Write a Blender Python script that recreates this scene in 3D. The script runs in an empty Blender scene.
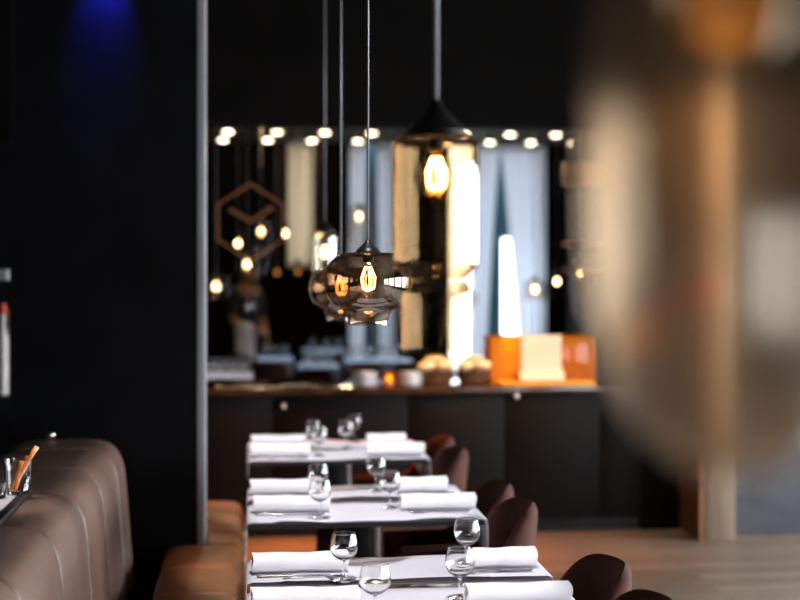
import bpy, bmesh, math, random
from mathutils import Vector, Matrix
random.seed(7)
C = bpy.context.scene.collection
PI = math.pi
F = 1400.0                      # focal length in pixels of an 800 px wide picture
CAMZ = 1.668
YAW = math.atan(150 / F)
cY, sY = math.cos(YAW), math.sin(YAW)

def at(px, py, Y):
    """world point at depth Y seen along a given viewing direction (used to measure the place)"""
    r = (px - 400) / F
    dx, dy = cY * r + sY, -sY * r + cY
    cf = Y / dy
    return Vector((Y * dx / dy, Y, CAMZ - (py - 268) / F * cf))
def X(px, Y): return at(px, 268, Y).x
def Z(px, py, Y): return at(px, py, Y).z

# ------------------------------------------------------------------ materials
def mat(name, col, rough=.5, metal=0, spec=.5, noise=0, nscale=8, bump=0, bscale=60, sheen=0, coat=0, col2=None, stretch=None, trans=0, ior=1.45, sss=0):
    m = bpy.data.materials.new(name); m.use_nodes = True
    n = m.node_tree; b = n.nodes['Principled BSDF']
    b.inputs['Base Color'].default_value = (*col, 1)
    b.inputs['Roughness'].default_value = rough
    b.inputs['Metallic'].default_value = metal
    b.inputs['Specular IOR Level'].default_value = spec
    b.inputs['IOR'].default_value = ior
    b.inputs['Transmission Weight'].default_value = trans
    if sheen:
        b.inputs['Sheen Weight'].default_value = sheen; b.inputs['Sheen Roughness'].default_value = .4
        b.inputs['Sheen Tint'].default_value = (*[min(1, c * 4 + .15) for c in col], 1)
    if coat:
        b.inputs['Coat Weight'].default_value = coat; b.inputs['Coat Roughness'].default_value = .1
    tc = n.nodes.new('ShaderNodeTexCoord'); mp = n.nodes.new('ShaderNodeMapping')
    n.links.new(tc.outputs['Object'], mp.inputs[0])
    if stretch: mp.inputs['Scale'].default_value = stretch
    if noise or col2:
        t = n.nodes.new('ShaderNodeTexNoise'); t.inputs['Scale'].default_value = nscale; t.inputs['Detail'].default_value = 4
        n.links.new(mp.outputs[0], t.inputs['Vector'])
        r = n.nodes.new('ShaderNodeValToRGB')
        c2 = col2 or tuple(min(1, c * (1 + noise)) for c in col)
        c1 = col if col2 else tuple(c * (1 - noise) for c in col)
        r.color_ramp.elements[0].color = (*c1, 1); r.color_ramp.elements[1].color = (*c2, 1)
        r.color_ramp.elements[0].position = .3; r.color_ramp.elements[1].position = .7
        n.links.new(t.outputs['Fac'], r.inputs[0]); n.links.new(r.outputs[0], b.inputs['Base Color'])
    if bump:
        t = n.nodes.new('ShaderNodeTexNoise'); t.inputs['Scale'].default_value = bscale; t.inputs['Detail'].default_value = 3
        n.links.new(mp.outputs[0], t.inputs['Vector'])
        bn = n.nodes.new('ShaderNodeBump'); bn.inputs['Strength'].default_value = bump; bn.inputs['Distance'].default_value = .004
        n.links.new(t.outputs['Fac'], bn.inputs['Height']); n.links.new(bn.outputs[0], b.inputs['Normal'])
    return m

def emis(name, col, s, sample=True):
    m = bpy.data.materials.new(name); m.use_nodes = True
    n = m.node_tree; n.nodes.clear()
    e = n.nodes.new('ShaderNodeEmission'); e.inputs[0].default_value = (*col, 1); e.inputs[1].default_value = s
    o = n.nodes.new('ShaderNodeOutputMaterial'); n.links.new(e.outputs[0], o.inputs[0])
    if not sample: m.cycles.emission_sampling = 'NONE'
    return m

def thin_glass(name, tint, ior=1.5, rough=.02, gloss=(1, 1, 1), extra=0.0, diffuse=None, dfac=0, blur=0):
    """thin walled tinted glass: fresnel reflection over tinted see-through"""
    m = bpy.data.materials.new(name); m.use_nodes = True
    n = m.node_tree; n.nodes.clear(); N = n.nodes.new; L = n.links.new
    t = N('ShaderNodeBsdfTransparent'); t.inputs[0].default_value = (*tint, 1)
    lw = N('ShaderNodeLayerWeight'); lw.inputs['Blend'].default_value = .5
    pw = N('ShaderNodeMath'); pw.operation = 'POWER'; pw.inputs[1].default_value = 2.5; L(lw.outputs['Facing'], pw.inputs[0])
    tm = N('ShaderNodeMixRGB'); tm.inputs[1].default_value = (*tint, 1); tm.inputs[2].default_value = (*[c ** 3.2 for c in tint], 1)   # longer way through the glass at a slant
    L(pw.outputs[0], tm.inputs[0]); L(tm.outputs[0], t.inputs[0])
    g = N('ShaderNodeBsdfGlossy'); g.inputs['Color'].default_value = (*gloss, 1); g.inputs['Roughness'].default_value = rough
    f = N('ShaderNodeFresnel')
    ge = N('ShaderNodeNewGeometry'); mi = N('ShaderNodeMapRange'); mi.inputs['To Min'].default_value = ior; mi.inputs['To Max'].default_value = 1 / ior
    L(ge.outputs['Backfacing'], mi.inputs[0]); L(mi.outputs[0], f.inputs['IOR'])   # same reflectance from both sides of a thin wall
    a = N('ShaderNodeMath'); a.operation = 'ADD'; a.use_clamp = True; a.inputs[1].default_value = extra
    L(f.outputs[0], a.inputs[0])
    src = t
    if blur:
        rf = N('ShaderNodeBsdfRefraction'); rf.inputs['Color'].default_value = (*tint, 1); rf.inputs['IOR'].default_value = 1.06; rf.inputs['Roughness'].default_value = .32
        bx = N('ShaderNodeMixShader'); bx.inputs[0].default_value = blur; L(t.outputs[0], bx.inputs[1]); L(rf.outputs[0], bx.inputs[2]); src = bx
    if diffuse:
        d = N('ShaderNodeBsdfTranslucent'); d.inputs[0].default_value = (*diffuse, 1)
        d2 = N('ShaderNodeBsdfDiffuse'); d2.inputs[0].default_value = (*diffuse, 1)
        dm = N('ShaderNodeMixShader'); dm.inputs[0].default_value = .5; L(d.outputs[0], dm.inputs[1]); L(d2.outputs[0], dm.inputs[2])
        mx = N('ShaderNodeMixShader'); mx.inputs[0].default_value = dfac; L(src.outputs[0], mx.inputs[1]); L(dm.outputs[0], mx.inputs[2]); src = mx
    m2 = N('ShaderNodeMixShader'); L(a.outputs[0], m2.inputs[0]); L(src.outputs[0], m2.inputs[1]); L(g.outputs[0], m2.inputs[2])
    o = N('ShaderNodeOutputMaterial'); L(m2.outputs[0], o.inputs[0])
    return m

def cloth_thin(name, col, trans=.5, opaque=1.0):
    m = bpy.data.materials.new(name); m.use_nodes = True
    n = m.node_tree; n.nodes.clear(); N = n.nodes.new; L = n.links.new
    d = N('ShaderNodeBsdfDiffuse'); d.inputs[0].default_value = (*col, 1)
    t = N('ShaderNodeBsdfTranslucent'); t.inputs[0].default_value = (*col, 1)
    x = N('ShaderNodeMixShader'); x.inputs[0].default_value = trans; L(d.outputs[0], x.inputs[1]); L(t.outputs[0], x.inputs[2])
    w = N('ShaderNodeTexWave'); w.inputs['Scale'].default_value = 60
    o = N('ShaderNodeOutputMaterial')
    if opaque < 1:
        tr = N('ShaderNodeBsdfTransparent'); y = N('ShaderNodeMixShader'); y.inputs[0].default_value = opaque
        L(tr.outputs[0], y.inputs[1]); L(x.outputs[0], y.inputs[2]); x = y
    L(x.outputs[0], o.inputs[0])
    return m

def floor_mat():
    m = mat('oak_planks', (.2, .1, .045), .38, spec=.5)
    n = m.node_tree; N = n.nodes.new; L = n.links.new; b = n.nodes['Principled BSDF']
    tc = N('ShaderNodeTexCoord'); mp = N('ShaderNodeMapping'); L(tc.outputs['Object'], mp.inputs[0])
    br = N('ShaderNodeTexBrick'); br.inputs['Scale'].default_value = 1; br.inputs['Brick Width'].default_value = 1.6
    br.inputs['Row Height'].default_value = .14; br.inputs['Mortar Size'].default_value = .003
    br.inputs['Color1'].default_value = (.36, .26, .19, 1); br.inputs['Color2'].default_value = (.25, .17, .115, 1); br.inputs['Mortar'].default_value = (.02, .01, .006, 1)
    L(mp.outputs[0], br.inputs['Vector'])
    mp2 = N('ShaderNodeMapping'); mp2.inputs['Scale'].default_value = (1.5, 18, 1); L(tc.outputs['Object'], mp2.inputs[0])
    ns = N('ShaderNodeTexNoise'); ns.inputs['Scale'].default_value = 3; ns.inputs['Detail'].default_value = 6; L(mp2.outputs[0], ns.inputs['Vector'])
    mx = N('ShaderNodeMixRGB'); mx.blend_type = 'MULTIPLY'; mx.inputs[0].default_value = .6
    L(br.outputs['Color'], mx.inputs[1]); L(ns.outputs['Fac'], mx.inputs[2]); L(mx.outputs[0], b.inputs['Base Color'])
    mr = N('ShaderNodeMapRange'); mr.inputs['To Min'].default_value = .3; mr.inputs['To Max'].default_value = .5
    L(ns.outputs['Fac'], mr.inputs[0]); L(mr.outputs[0], b.inputs['Roughness'])
    return m

M = dict(
    black=mat('black_lacquer_panel', (.004, .004, .005), .55, spec=.12, noise=.3, nscale=5),
    darkwall=mat('dark_brown_wall', (.0035, .0027, .0022), .7, spec=.08, noise=.3, nscale=4, bump=.1),
    ceil=mat('dark_ceiling', (.02, .016, .013), .8, noise=.2),
    beyondceil=mat('brown_ceiling', (.03, .02, .014), .8, noise=.2),
    floor=floor_mat(),
    counter=mat('dark_stained_oak', (.0045, .0034, .0028), .55, spec=.15, noise=.5, nscale=6, stretch=(1, 1, 14)),
    worktop=mat('polished_walnut_worktop', (.05, .022, .010), .12, noise=.5, nscale=5, stretch=(1, 10, 1), coat=.5),
    steel=mat('brushed_steel', (.6, .6, .62), .28, metal=1, bump=.05),
    strip=mat('grey_anodised_strip', (.32, .32, .34), .45, metal=.3, bump=.03),
    chrome=mat('polished_cutlery_steel', (.5, .48, .46), .12, metal=1, noise=.05),
    blackmetal=mat('black_metal', (.012, .012, .013), .35, metal=.4, noise=.2),
    edge=mat('dark_polished_edge', (.12, .12, .13), .18, metal=.8, noise=.1),
    tabletop=mat('black_gloss_tabletop', (.035, .028, .025), .12, noise=.2, coat=.6),
    leather=mat('brown_leather', (.17, .10, .075), .45, noise=.25, nscale=5, bump=.12, bscale=160),
    lit_piping=mat('highlight_piping', (.5, .42, .38), .35, noise=.1),  # piping made pale so its colour carries the edge highlight
    leather2=mat('tan_brown_leather', (.22, .085, .032), .42, noise=.3, nscale=6, bump=.12, bscale=160),
    velvet=mat('brown_velvet', (.080, .030, .021), .8, spec=.2, noise=.25, nscale=10, bump=.08, bscale=200, sheen=.12),
    paper=cloth_thin('white_paper_runner', (.84, .82, .88), .25),
    linen=mat('white_linen_napkin', (.86, .84, .87), .8, noise=.03, nscale=20, bump=.25, bscale=90),
    glass=mat('clear_glass', (1, 1, 1), 0.025, trans=1, ior=1.5, noise=0),
    smoke=thin_glass('smoked_amber_glass', (.78, .69, .60), ior=2.1, rough=.02),
    amber=thin_glass('pale_amber_glass', (.87, .79, .68), ior=1.6, rough=.02),
    nearglass=thin_glass('veiled_amber_glass', (.93, .87, .79), ior=1.35, rough=.08, diffuse=(.8, .70, .60), dfac=.003, blur=.45),  # diffuse share stands in for the window reflection veiling this glass
    pale=thin_glass('pale_smoked_glass', (.90, .87, .82), ior=1.9, rough=.03),
    bulbglass=thin_glass('clear_bulb_glass', (.97, .93, .86), ior=1.25),
    pane=thin_glass('window_glass', (.97, .98, .98), ior=1.3),
    filament=emis('glowing_filament', (1, .55, .2), 60),
    glow=emis('warm_bulb_glow', (1, .55, .2), 9),
    glowdim=emis('dim_orange_bulb_glow', (1, .36, .05), .8),
    farglow=emis('warm_far_bulb_glow', (1, .62, .28), 14, False),
    spot=emis('warm_spotlight_lens', (1, .80, .55), 16, False),
    redlight=emis('red_sign_light', (1, .05, .03), 1.2, False),
    curtain=cloth_thin('sheer_white_curtain', (.86, .89, .95), .75),
    curtain_cream=cloth_thin('sheer_cream_curtain', (.88, .80, .66), .75),
    teal=mat('teal_painted_panel', (.03, .13, .19), .6, noise=.15),
    winframe=mat('dark_window_frame', (.03, .03, .033), .5, noise=.2),
    copper=mat('dull_copper', (.6, .24, .09), .4, metal=.3, noise=.2),
    colwood=mat('warm_oak_veneer', (.34, .16, .07), .45, noise=.35, nscale=4, stretch=(6, 6, .6)),
    colcream=mat('pale_oak_edge', (.25, .18, .12), .5, noise=.25, nscale=4, stretch=(6, 6, .6)),
    greywall=mat('grey_plaster_low_wall', (.06, .06, .07), .6, noise=.2),
    acrylic=thin_glass('orange_acrylic', (1, .66, .20), ior=1.3, rough=.08, diffuse=(1, .50, .07), dfac=.3),
    board=mat('yellow_serving_board', (.75, .34, .04), .45, noise=.15),
    creampaper=cloth_thin('cream_paper', (.92, .78, .62), .2),
    bread=mat('golden_bread_crust', (.62, .34, .13), .7, col2=(.85, .62, .36), nscale=9, bump=.6, bscale=30),
    basket=mat('brown_wicker', (.10, .035, .012), .6, noise=.5, nscale=40, bump=.8, bscale=70),
    ceramic=mat('white_ceramic', (.75, .77, .80), .15, noise=.03),
    skin=mat('skin', (.42, .22, .14), .55, noise=.1),
    hair=mat('dark_hair', (.012, .008, .006), .5, noise=.3, bump=.4),
    shirt=mat('black_shirt', (.012, .012, .014), .8, noise=.2, bump=.2),
    apron=mat('white_apron_cloth', (.75, .77, .85), .8, noise=.04, bump=.2),
    window_blue_cloth=mat('window_blue_tablecloth', (.30, .42, .60), .75, noise=.06),  # blue of the window light painted into the cloth colour
    straw1=mat('orange_stick', (.85, .25, .05), .5, noise=.15),
    straw2=mat('red_stick', (.6, .05, .04), .5, noise=.15),
    straw3=mat('peach_stick', (.9, .55, .35), .5, noise=.15),
    tray=mat('black_tray', (.01, .01, .01), .35, noise=.2),
    redcap=mat('red_cap', (.6, .03, .02), .4, noise=.1),
    palebottle=mat('frosted_pale_bottle', (.55, .5, .47), .3, noise=.1),
    concrete=mat('outdoor_paving', (.4, .4, .4), .8, noise=.2),
)

# ------------------------------------------------------------------ mesh helpers
def put(bm, name, m, parent=None, smooth=False, loc=None, rot=None, sharp=None):
    me = bpy.data.meshes.new(name)
    bmesh.ops.recalc_face_normals(bm, faces=bm.faces)
    bm.to_mesh(me); bm.free()
    me.materials.append(m)
    if smooth:
        for p in me.polygons: p.use_smooth = True
        if sharp: me.set_sharp_from_angle(angle=math.radians(sharp))
    o = bpy.data.objects.new(name, me); C.objects.link(o)
    if loc is not None: o.location = loc
    if rot is not None: o.rotation_euler = rot
    if parent: o.parent = parent
    return o

def box(bm, x0, x1, y0, y1, z0, z1, bev=0, seg=2):
    r = bmesh.ops.create_cube(bm, size=1)
    vs = r['verts']
    for v in vs:
        v.co = Vector(((x0 + x1) / 2 + v.co.x * (x1 - x0), (y0 + y1) / 2 + v.co.y * (y1 - y0), (z0 + z1) / 2 + v.co.z * (z1 - z0)))
    if bev:
        es = list({e for v in vs for e in v.link_edges})
        bmesh.ops.bevel(bm, geom=es, offset=bev, segments=seg, affect='EDGES', profile=.5)

def lathe(bm, prof, seg=32, cx=0, cy=0, close=False, warp=None):
    """revolve (r, z) pairs about a vertical axis"""
    rings = []
    for (r, z) in prof:
        if r < 1e-5: rings.append([bm.verts.new((cx, cy, z))])
        else: rings.append([bm.verts.new((cx + r * math.cos(2 * PI * k / seg), cy + r * math.sin(2 * PI * k / seg), z)) for k in range(seg)])
    n = len(rings)
    for i in range(n if close else n - 1):
        a, b = rings[i], rings[(i + 1) % n]
        if len(a) == 1 and len(b) == 1: continue
        for k in range(seg):
            k2 = (k + 1) % seg
            if len(a) == 1: bm.faces.new((a[0], b[k], b[k2]))
            elif len(b) == 1: bm.faces.new((a[k], b[0], a[k2]))
            else: bm.faces.new((a[k], b[k], b[k2], a[k2]))

def tube(bm, pts, r, seg=10, radii=None):
    pts = [Vector(p) for p in pts]; rings = []
    for i, p in enumerate(pts):
        d = (pts[min(i + 1, len(pts) - 1)] - pts[max(i - 1, 0)]).normalized()
        u = d.cross(Vector((0, 0, 1)))
        if u.length < .05: u = d.cross(Vector((1, 0, 0)))
        u.normalize(); v = d.cross(u)
        rr = radii[i] if radii else r
        rings.append([bm.verts.new(p + u * rr * math.cos(2 * PI * k / seg) + v * rr * math.sin(2 * PI * k / seg)) for k in range(seg)])
    for a, b in zip(rings, rings[1:]):
        for k in range(seg): bm.faces.new((a[k], a[(k + 1) % seg], b[(k + 1) % seg], b[k]))
    bm.faces.new(rings[0][::-1]); bm.faces.new(rings[-1])

def grid(bm, rows, caps=False, wrap=False):
    vr = [[bm.verts.new(p) for p in r] for r in rows]
    for a, b in zip(vr, vr[1:]):
        m = len(a)
        for k in range(m if wrap else m - 1):
            k2 = (k + 1) % m
            bm.faces.new((a[k], a[k2], b[k2], b[k]))
    if caps: bm.faces.new(vr[0][::-1]); bm.faces.new(vr[-1])
    return vr

def catmull(pts, n=6):
    out = []
    for i in range(len(pts) - 1):
        p0, p1, p2, p3 = pts[max(i - 1, 0)], pts[i], pts[i + 1], pts[min(i + 2, len(pts) - 1)]
        for k in range(n):
            t = k / n
            out.append(tuple(.5 * (2 * b + (c - a) * t + (2 * a - 5 * b + 4 * c - d) * t * t + (3 * b - a - 3 * c + d) * t ** 3) for a, b, c, d in zip(p0, p1, p2, p3)))
    out.append(tuple(pts[-1])); return out

def tag(o, label, cat, group=None):
    o['label'] = label; o['category'] = cat
    if group: o['group'] = group
    return o
def empty(name, loc=(0, 0, 0), label=None, cat=None, group=None, rz=0):
    o = bpy.data.objects.new(name, None); C.objects.link(o); o.location = loc; o.rotation_euler = (0, 0, rz)
    o.empty_display_size = .05
    if label: tag(o, label, cat, group)
    return o
def dup(o, loc=None, rz=None, label=None, group=None, parent=None):
    c = o.copy(); C.objects.link(c)
    if parent: c.parent = parent
    if loc is not None: c.location = loc
    if rz is not None: c.rotation_euler = (0, 0, rz)
    if label: c['label'] = label
    if group: c['group'] = group
    for ch in list(o.children): dup(ch, parent=c)
    return c
def struct(name, m, *boxes, bev=0):
    bm = bmesh.new()
    for b in boxes: box(bm, *b, bev=bev)
    o = put(bm, name, m); o['kind'] = 'structure'; return o
def part(name, m, parent, *boxes, bev=0, smooth=False, sharp=35):
    bm = bmesh.new()
    for b in boxes: box(bm, *b, bev=bev)
    return put(bm, name, m, parent, smooth=bool(bev), sharp=sharp)

# ------------------------------------------------------------------ the room
XL, XR, YB, H = -3.2, 5.0, -2.6, 3.6
YC = 8.68                                      # counter front
YF = 17.2                                      # far window wall of the room beyond
YH = 11.0                                      # end of the passage on the right
PX0, PX1 = X(700, 8.3), X(735, 8.3)            # the oak column
struct('floor', M['floor'], (-5.2, XR + .2, YB - .2, YF + .3, -.1, 0))
struct('ceiling', M['ceil'], (XL - .2, XR + .2, YB - .2, YC + .22, H, H + .1))
struct('ceiling_beyond', M['beyondceil'], (-5.2, 4.0, YC + .22, YF + .3, 3.2, 3.3))
struct('ceiling_passage', M['ceil'], (4.0, XR + .2, YC + .22, YH + .1, 3.2, 3.3))
struct('wall_left', M['darkwall'], (XL - .2, XL, YB, YC + .3, 0, H))
struct('wall_back', M['darkwall'], (XL - .2, XR + .2, YB - .2, YB, 0, H))
# right wall with four tall windows (daylight comes in here, beside and behind the viewer)
wins = [(-2.2, -.4), (.1, 1.9), (2.4, 4.2), (4.7, 6.3), (6.7, 8.2)]  # last window added to brighten the floor
WZ0, WZ1 = .4, 2.35
bs = []; y = YB
for a, b in wins:
    bs += [(XR, XR + .2, y, a, 0, H), (XR, XR + .2, a, b, 0, WZ0), (XR, XR + .2, a, b, WZ1, H)]; y = b
bs += [(XR, XR + .2, y, YH + .1, 0, H)]
struct('wall_right', M['darkwall'], *bs)
for i, (a, b) in enumerate(wins):
    w = struct('window_%d' % (i + 1), M['winframe'], (XR + .05, XR + .11, a, a + .06, WZ0, WZ1), (XR + .05, XR + .11, b - .06, b, WZ0, WZ1),
               (XR + .05, XR + .11, a, b, WZ0, WZ0 + .06), (XR + .05, XR + .11, a, b, WZ1 - .06, WZ1), (XR + .05, XR + .11, (a + b) / 2 - .03, (a + b) / 2 + .03, WZ0, WZ1))
    p = part('pane', M['pane'], w, (XR + .075, XR + .083, a + .06, b - .06, WZ0 + .06, WZ1 - .06))
# wall above the counter (the pass-through opening is under it), its piers
OX1 = X(642, YC)
struct('wall_soffit', M['darkwall'], (XL, PX1, YC, YC + .22, Z(400, 125, YC), H), (PX1, XR, YC, YC + .22, 3.2, H))
struct('wall_pier_left', M['darkwall'], (XL, -2.31, YC + .1, YC + .22, 0, Z(400, 125, YC)))
struct('wall_pier_right', M['darkwall'], (OX1 + .005, PX0 - .01, YC + .02, YC + .22, 0, Z(400, 125, YC)))
# oak column right of the counter
col = struct('column_right', M['colwood'], (PX0, PX0 + .03, 8.3, 9.0, 0, H), (PX0 + .03, PX1, 8.34, 9.0, 0, H))
pf = part('front_edge', M['colcream'], col, (PX0 + .03, PX1, 8.29, 8.34, 0, H), bev=.004)
# passage on the right
struct('wall_passage', M['darkwall'], (PX1 - .12, PX1, 9.0, YH, 0, 3.2))
wx0, wx1 = X(754, YH), X(754, YH) + .85
wz0, wz1 = 1.07, 2.14
struct('wall_passage_end', M['darkwall'], (PX1 - .12, wx0, YH, YH + .12, 0, 3.2), (wx1, XR, YH, YH + .12, 0, 3.2), (wx0, wx1, YH, YH + .12, 0, wz0), (wx0, wx1, YH, YH + .12, wz1, 3.2))
w = struct('window_6', M['winframe'], (wx0, wx0 + .04, YH + .03, YH + .09, wz0, wz1), (wx1 - .04, wx1, YH + .03, YH + .09, wz0, wz1), (wx0, wx1, YH + .03, YH + .09, wz0, wz0 + .04), (wx0, wx1, YH + .03, YH + .09, wz1 - .04, wz1))
part('pane', M['pane'], w, (wx0 + .04, wx1 - .04, YH + .055, YH + .062, wz0 + .04, wz1 - .04))
struct('wall_low', M['greywall'], (PX1 + .005, XR, 8.42, 8.56, 0, .66))
# room beyond: side walls and far window wall
struct('wall_beyond_left', M['darkwall'], (-5.2, -5.0, YC, YF + .2, 0, 3.2), (-5.2, XL - .2, YC, YC + .2, 0, 3.2))
struct('wall_beyond_right', M['darkwall'], (3.9, 4.0, YH + .12, YF + .2, 0, 3.2))
wA0, wA1 = X(289, YF), X(312, YF)
wB0, wB1 = X(349, YF), X(546, YF)
wC0, wC1 = X(394, YF), X(450, YF)
WT = 3.19
struct('wall_far', M['darkwall'], (-5.2, wA0, YF, YF + .2, 0, 3.2), (wA1, wB0, YF, YF + .2, 0, 3.2), (wB1, 4.0, YF, YF + .2, 0, 3.2),
       (wC0, wC1, YF, YF + .2, 0, 3.2), (wA0, wA1, YF, YF + .2, 0, 1.7), (wB0, wB1, YF, YF + .2, 0, .3))
w = struct('window_7', M['winframe'], (wA0, wA0 + .04, YF + .06, YF + .12, 1.7, 3.2), (wA1 - .04, wA1, YF + .06, YF + .12, 1.7, 3.2), (wA0, wA1, YF + .06, YF + .12, 1.7, 1.75))
part('pane', M['pane'], w, (wA0 + .04, wA1 - .04, YF + .085, YF + .09, 1.75, 3.2))
mull = [X(378, YF), X(480, YF)]
w = struct('window_8', M['winframe'], (wB0, wB0 + .04, YF + .06, YF + .12, .3, 3.2), (wB1 - .04, wB1, YF + .06, YF + .12, .3, 3.2), (wB0, wB1, YF + .06, YF + .12, .3, .36),
           *[(m_ - .03, m_ + .03, YF + .06, YF + .12, .3, 3.2) for m_ in mull])
part('pane', M['pane'], w, (wB0 + .04, wC0, YF + .085, YF + .09, .36, 3.2), (wC1, wB1 - .04, YF + .085, YF + .09, .36, 3.2))
# teal painted panels standing just outside the far glass
tz = Z(510, 238, YF + .5)
o = struct('wall_outside_teal', M['teal'], (X(362, YF + .5), X(380, YF + .5), YF + .5, YF + .56, 0, 3.6), (X(484, YF + .5), X(502, YF + .5), YF + .5, YF + .56, 0, 3.6),
           (X(502, YF + .5), X(526, YF + .5), YF + .5, YF + .56, tz, 3.6))
struct('ground_outside', M['concrete'], (-8, 10, YF + .3, YF + 12, -.25, -.15))

# dark pillar on the left with its grey edge strip
YP = 6.2
p0, p1, p2 = X(10, YP), X(197, YP), X(205, YP)
pil = struct('pillar_left', M['black'], (p0, p1, YP, YP + .24, 0, H))
part('edge_strip', M['strip'], pil, (p1, p2, YP - .004, YP + .24, 0, H), bev=.003)

# ------------------------------------------------------------------ curtains
def curtain(name, px_top, px_bot, label, m, folds, ytop=143, zbot=.05, Yc=None, tie=None):
    Yc = Yc or YF - .12
    zt = 3.17
    rows = []
    nz, nx = 30, folds * 8
    for j in range(nz + 1):
        t = j / nz; z = zt + (zbot - zt) * t
        e = t ** .8
        a = X(px_top[0], Yc) * (1 - e) + X(px_bot[0], Yc) * e
        b = X(px_top[1], Yc) * (1 - e) + X(px_bot[1], Yc) * e
        rows.append([Vector((a + (b - a) * i / nx, Yc + (.035 + .01 * math.sin(3 * t + i)) * math.sin(2 * PI * folds * i / nx + .4 * math.sin(4 * t)), z)) for i in range(nx + 1)])
    bm = bmesh.new(); grid(bm, rows)
    o = put(bm, name, m, smooth=True)
    s = o.modifiers.new('thick', 'SOLIDIFY'); s.thickness = .002
    return tag(o, label, 'curtain')
curtain('curtain', (287, 313), (287, 313), 'narrow cream sheer curtain on the far wall, leftmost of all curtains', M['curtain_cream'], 3, zbot=1.68)
curtain('curtain', (349, 366), (349, 363), 'pale blue-white sheer curtain at the left edge of the wide far window', M['curtain'], 2)
curtain('curtain', (377, 395), (380, 395), 'white sheer curtain half hidden by the tall amber cylinder lamp', M['curtain'], 4)
curtain('curtain', (474, 500), (468, 484), 'white curtain swept to the left of the bright gap in the far window', M['curtain'], 3)
curtain('curtain', (500, 546), (523, 546), 'white curtain hanging right of the bright gap, rightmost of all curtains', M['curtain'], 4)

curtain('curtain', (738, 862), (738, 862), 'pale sheer curtain over the passage window right of the oak column', M['curtain'], 6, Yc=YH - .08)

# ------------------------------------------------------------------ recessed spotlights of the room beyond
def spot_proto(loc, label):
    r = empty('recessed_spotlight', loc, label, 'ceiling light', 'spotlights in two rows in the far ceiling')
    bm = bmesh.new(); lathe(bm, [(.053, 0), (.07, 0), (.072, -.005), (.056, -.008), (.053, -.006)], 20, close=True); put(bm, 'trim_ring', M['blackmetal'], r, True)
    bm = bmesh.new(); lathe(bm, [(.052, -.002), (.052, -.010), (.044, -.017), (.02, -.021), (0, -.022)], 20); put(bm, 'lens', M['spot'], r, True)
    return r
ord_ = ['first', 'second', 'third', 'fourth', 'fifth', 'sixth', 'seventh', 'eighth']
proto = None
for py, Ys, pxs, rn in ((131, 15.75, (228, 277, 325, 372, 420, 464, 510, 556), 'nearer'), (139, 16.75, (223, 268, 312, 358, 446, 490, 531, 574), 'farther')):
    for i, px in enumerate(pxs):
        p = at(px, py, Ys); p.z = 3.199
        lab = '%s round spotlight from the left in the %s ceiling row of the room beyond' % (ord_[i], rn)
        if proto is None: proto = spot_proto(p, lab)
        else: dup(proto, p, label=lab)

# ------------------------------------------------------------------ serving counter
YW = YC + .62
CT = .925
ced = [-2.3] + [X(p, YC) for p in (130, 273, 408, 505, 600)] + [OX1]
clabels = ['dark counter cabinet hidden behind the black pillar, leftmost of the row', 'dark counter cabinet front directly right of the grey pillar strip',
           'dark counter cabinet with small knob, behind the farthest table', 'dark narrow counter cabinet below the bread baskets', 'dark counter cabinet with small knob below the orange acrylic box',
           'dark plain counter cabinet nearest the oak column']
for i, (a, b) in enumerate(zip(ced, ced[1:])):
    r = empty('counter_cabinet', ((a + b) / 2, YC, 0), clabels[i], 'cabinet', 'base cabinets of the serving counter')
    hw = (b - a) / 2
    part('carcass', M['counter'], r, (-hw, hw, .022, .6, .1, CT - .04))
    part('plinth', M['blackmetal'], r, (-hw, hw, .05, .55, 0, .1))
    d = part('door', M['counter'], r, (-hw + .003, hw - .003, 0, .02, .09, CT - .055), bev=.002)
    if i in (2, 4):
        k = at(283 if i == 2 else 516, 406 if i == 2 else 396, YC)
        bm = bmesh.new(); lathe(bm, [(0, .028), (.014, .026), (.017, .018), (.012, .008), (.008, 0), (0, 0)], 16)
        bmesh.ops.rotate(bm, verts=bm.verts, matrix=Matrix.Rotation(PI / 2, 3, 'X'))
        kn = put(bm, 'knob', M['steel'], d, True); kn.location = (k.x - (a + b) / 2, 0, k.z)
bm = bmesh.new(); box(bm, -2.3, OX1, YC - .025, YW + .02, CT - .04, CT, bev=.006)
tag(put(bm, 'counter_worktop', M['worktop'], smooth=True, sharp=35), 'long polished brown worktop running along the serving counter', 'countertop')

# amber acrylic box with a paper sheet and a yellow board
Yx = YC + .16
bx0, bx1 = X(491, Yx), X(597, Yx); bz = Z(540, 337, Yx)
r = empty('acrylic_box', ((bx0 + bx1) / 2, Yx + .17, CT), 'orange see-through acrylic box standing on the right end of the counter', 'box')
hw = (bx1 - bx0) / 2; hh = bz - CT
part('base_panel', M['acrylic'], r, (-hw, hw, -.17, .17, 0, .008))
part('front_panel', M['acrylic'], r, (-hw, hw, -.17, -.162, .008, hh), bev=.001)
part('back_panel', M['acrylic'], r, (-hw, hw, .162, .17, .008, hh), bev=.001)
part('side_panel', M['acrylic'], r, (-hw, -hw + .008, -.162, .162, .008, hh), bev=.001)
part('side_panel', M['acrylic'], r, (hw - .008, hw, -.162, .162, .008, hh), bev=.001)
part('divider', M['acrylic'], r, (.31 * hw, .31 * hw + .008, -.162, .162, .008, hh * .97), bev=.001)
part('shelf', M['acrylic'], r, (.31 * hw + .008, hw - .008, -.162, .162, hh * .5, hh * .5 + .008))
bm = bmesh.new(); box(bm, X(500, YC + .06), X(594, YC + .06), YC - .01, Yx - .01, CT, CT + .022, bev=.006)
tag(put(bm, 'serving_board', M['board'], smooth=True, sharp=35), 'flat yellow serving board in front of the orange acrylic box', 'board')
a, b = X(520, Yx), X(561, Yx); rows = []
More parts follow.
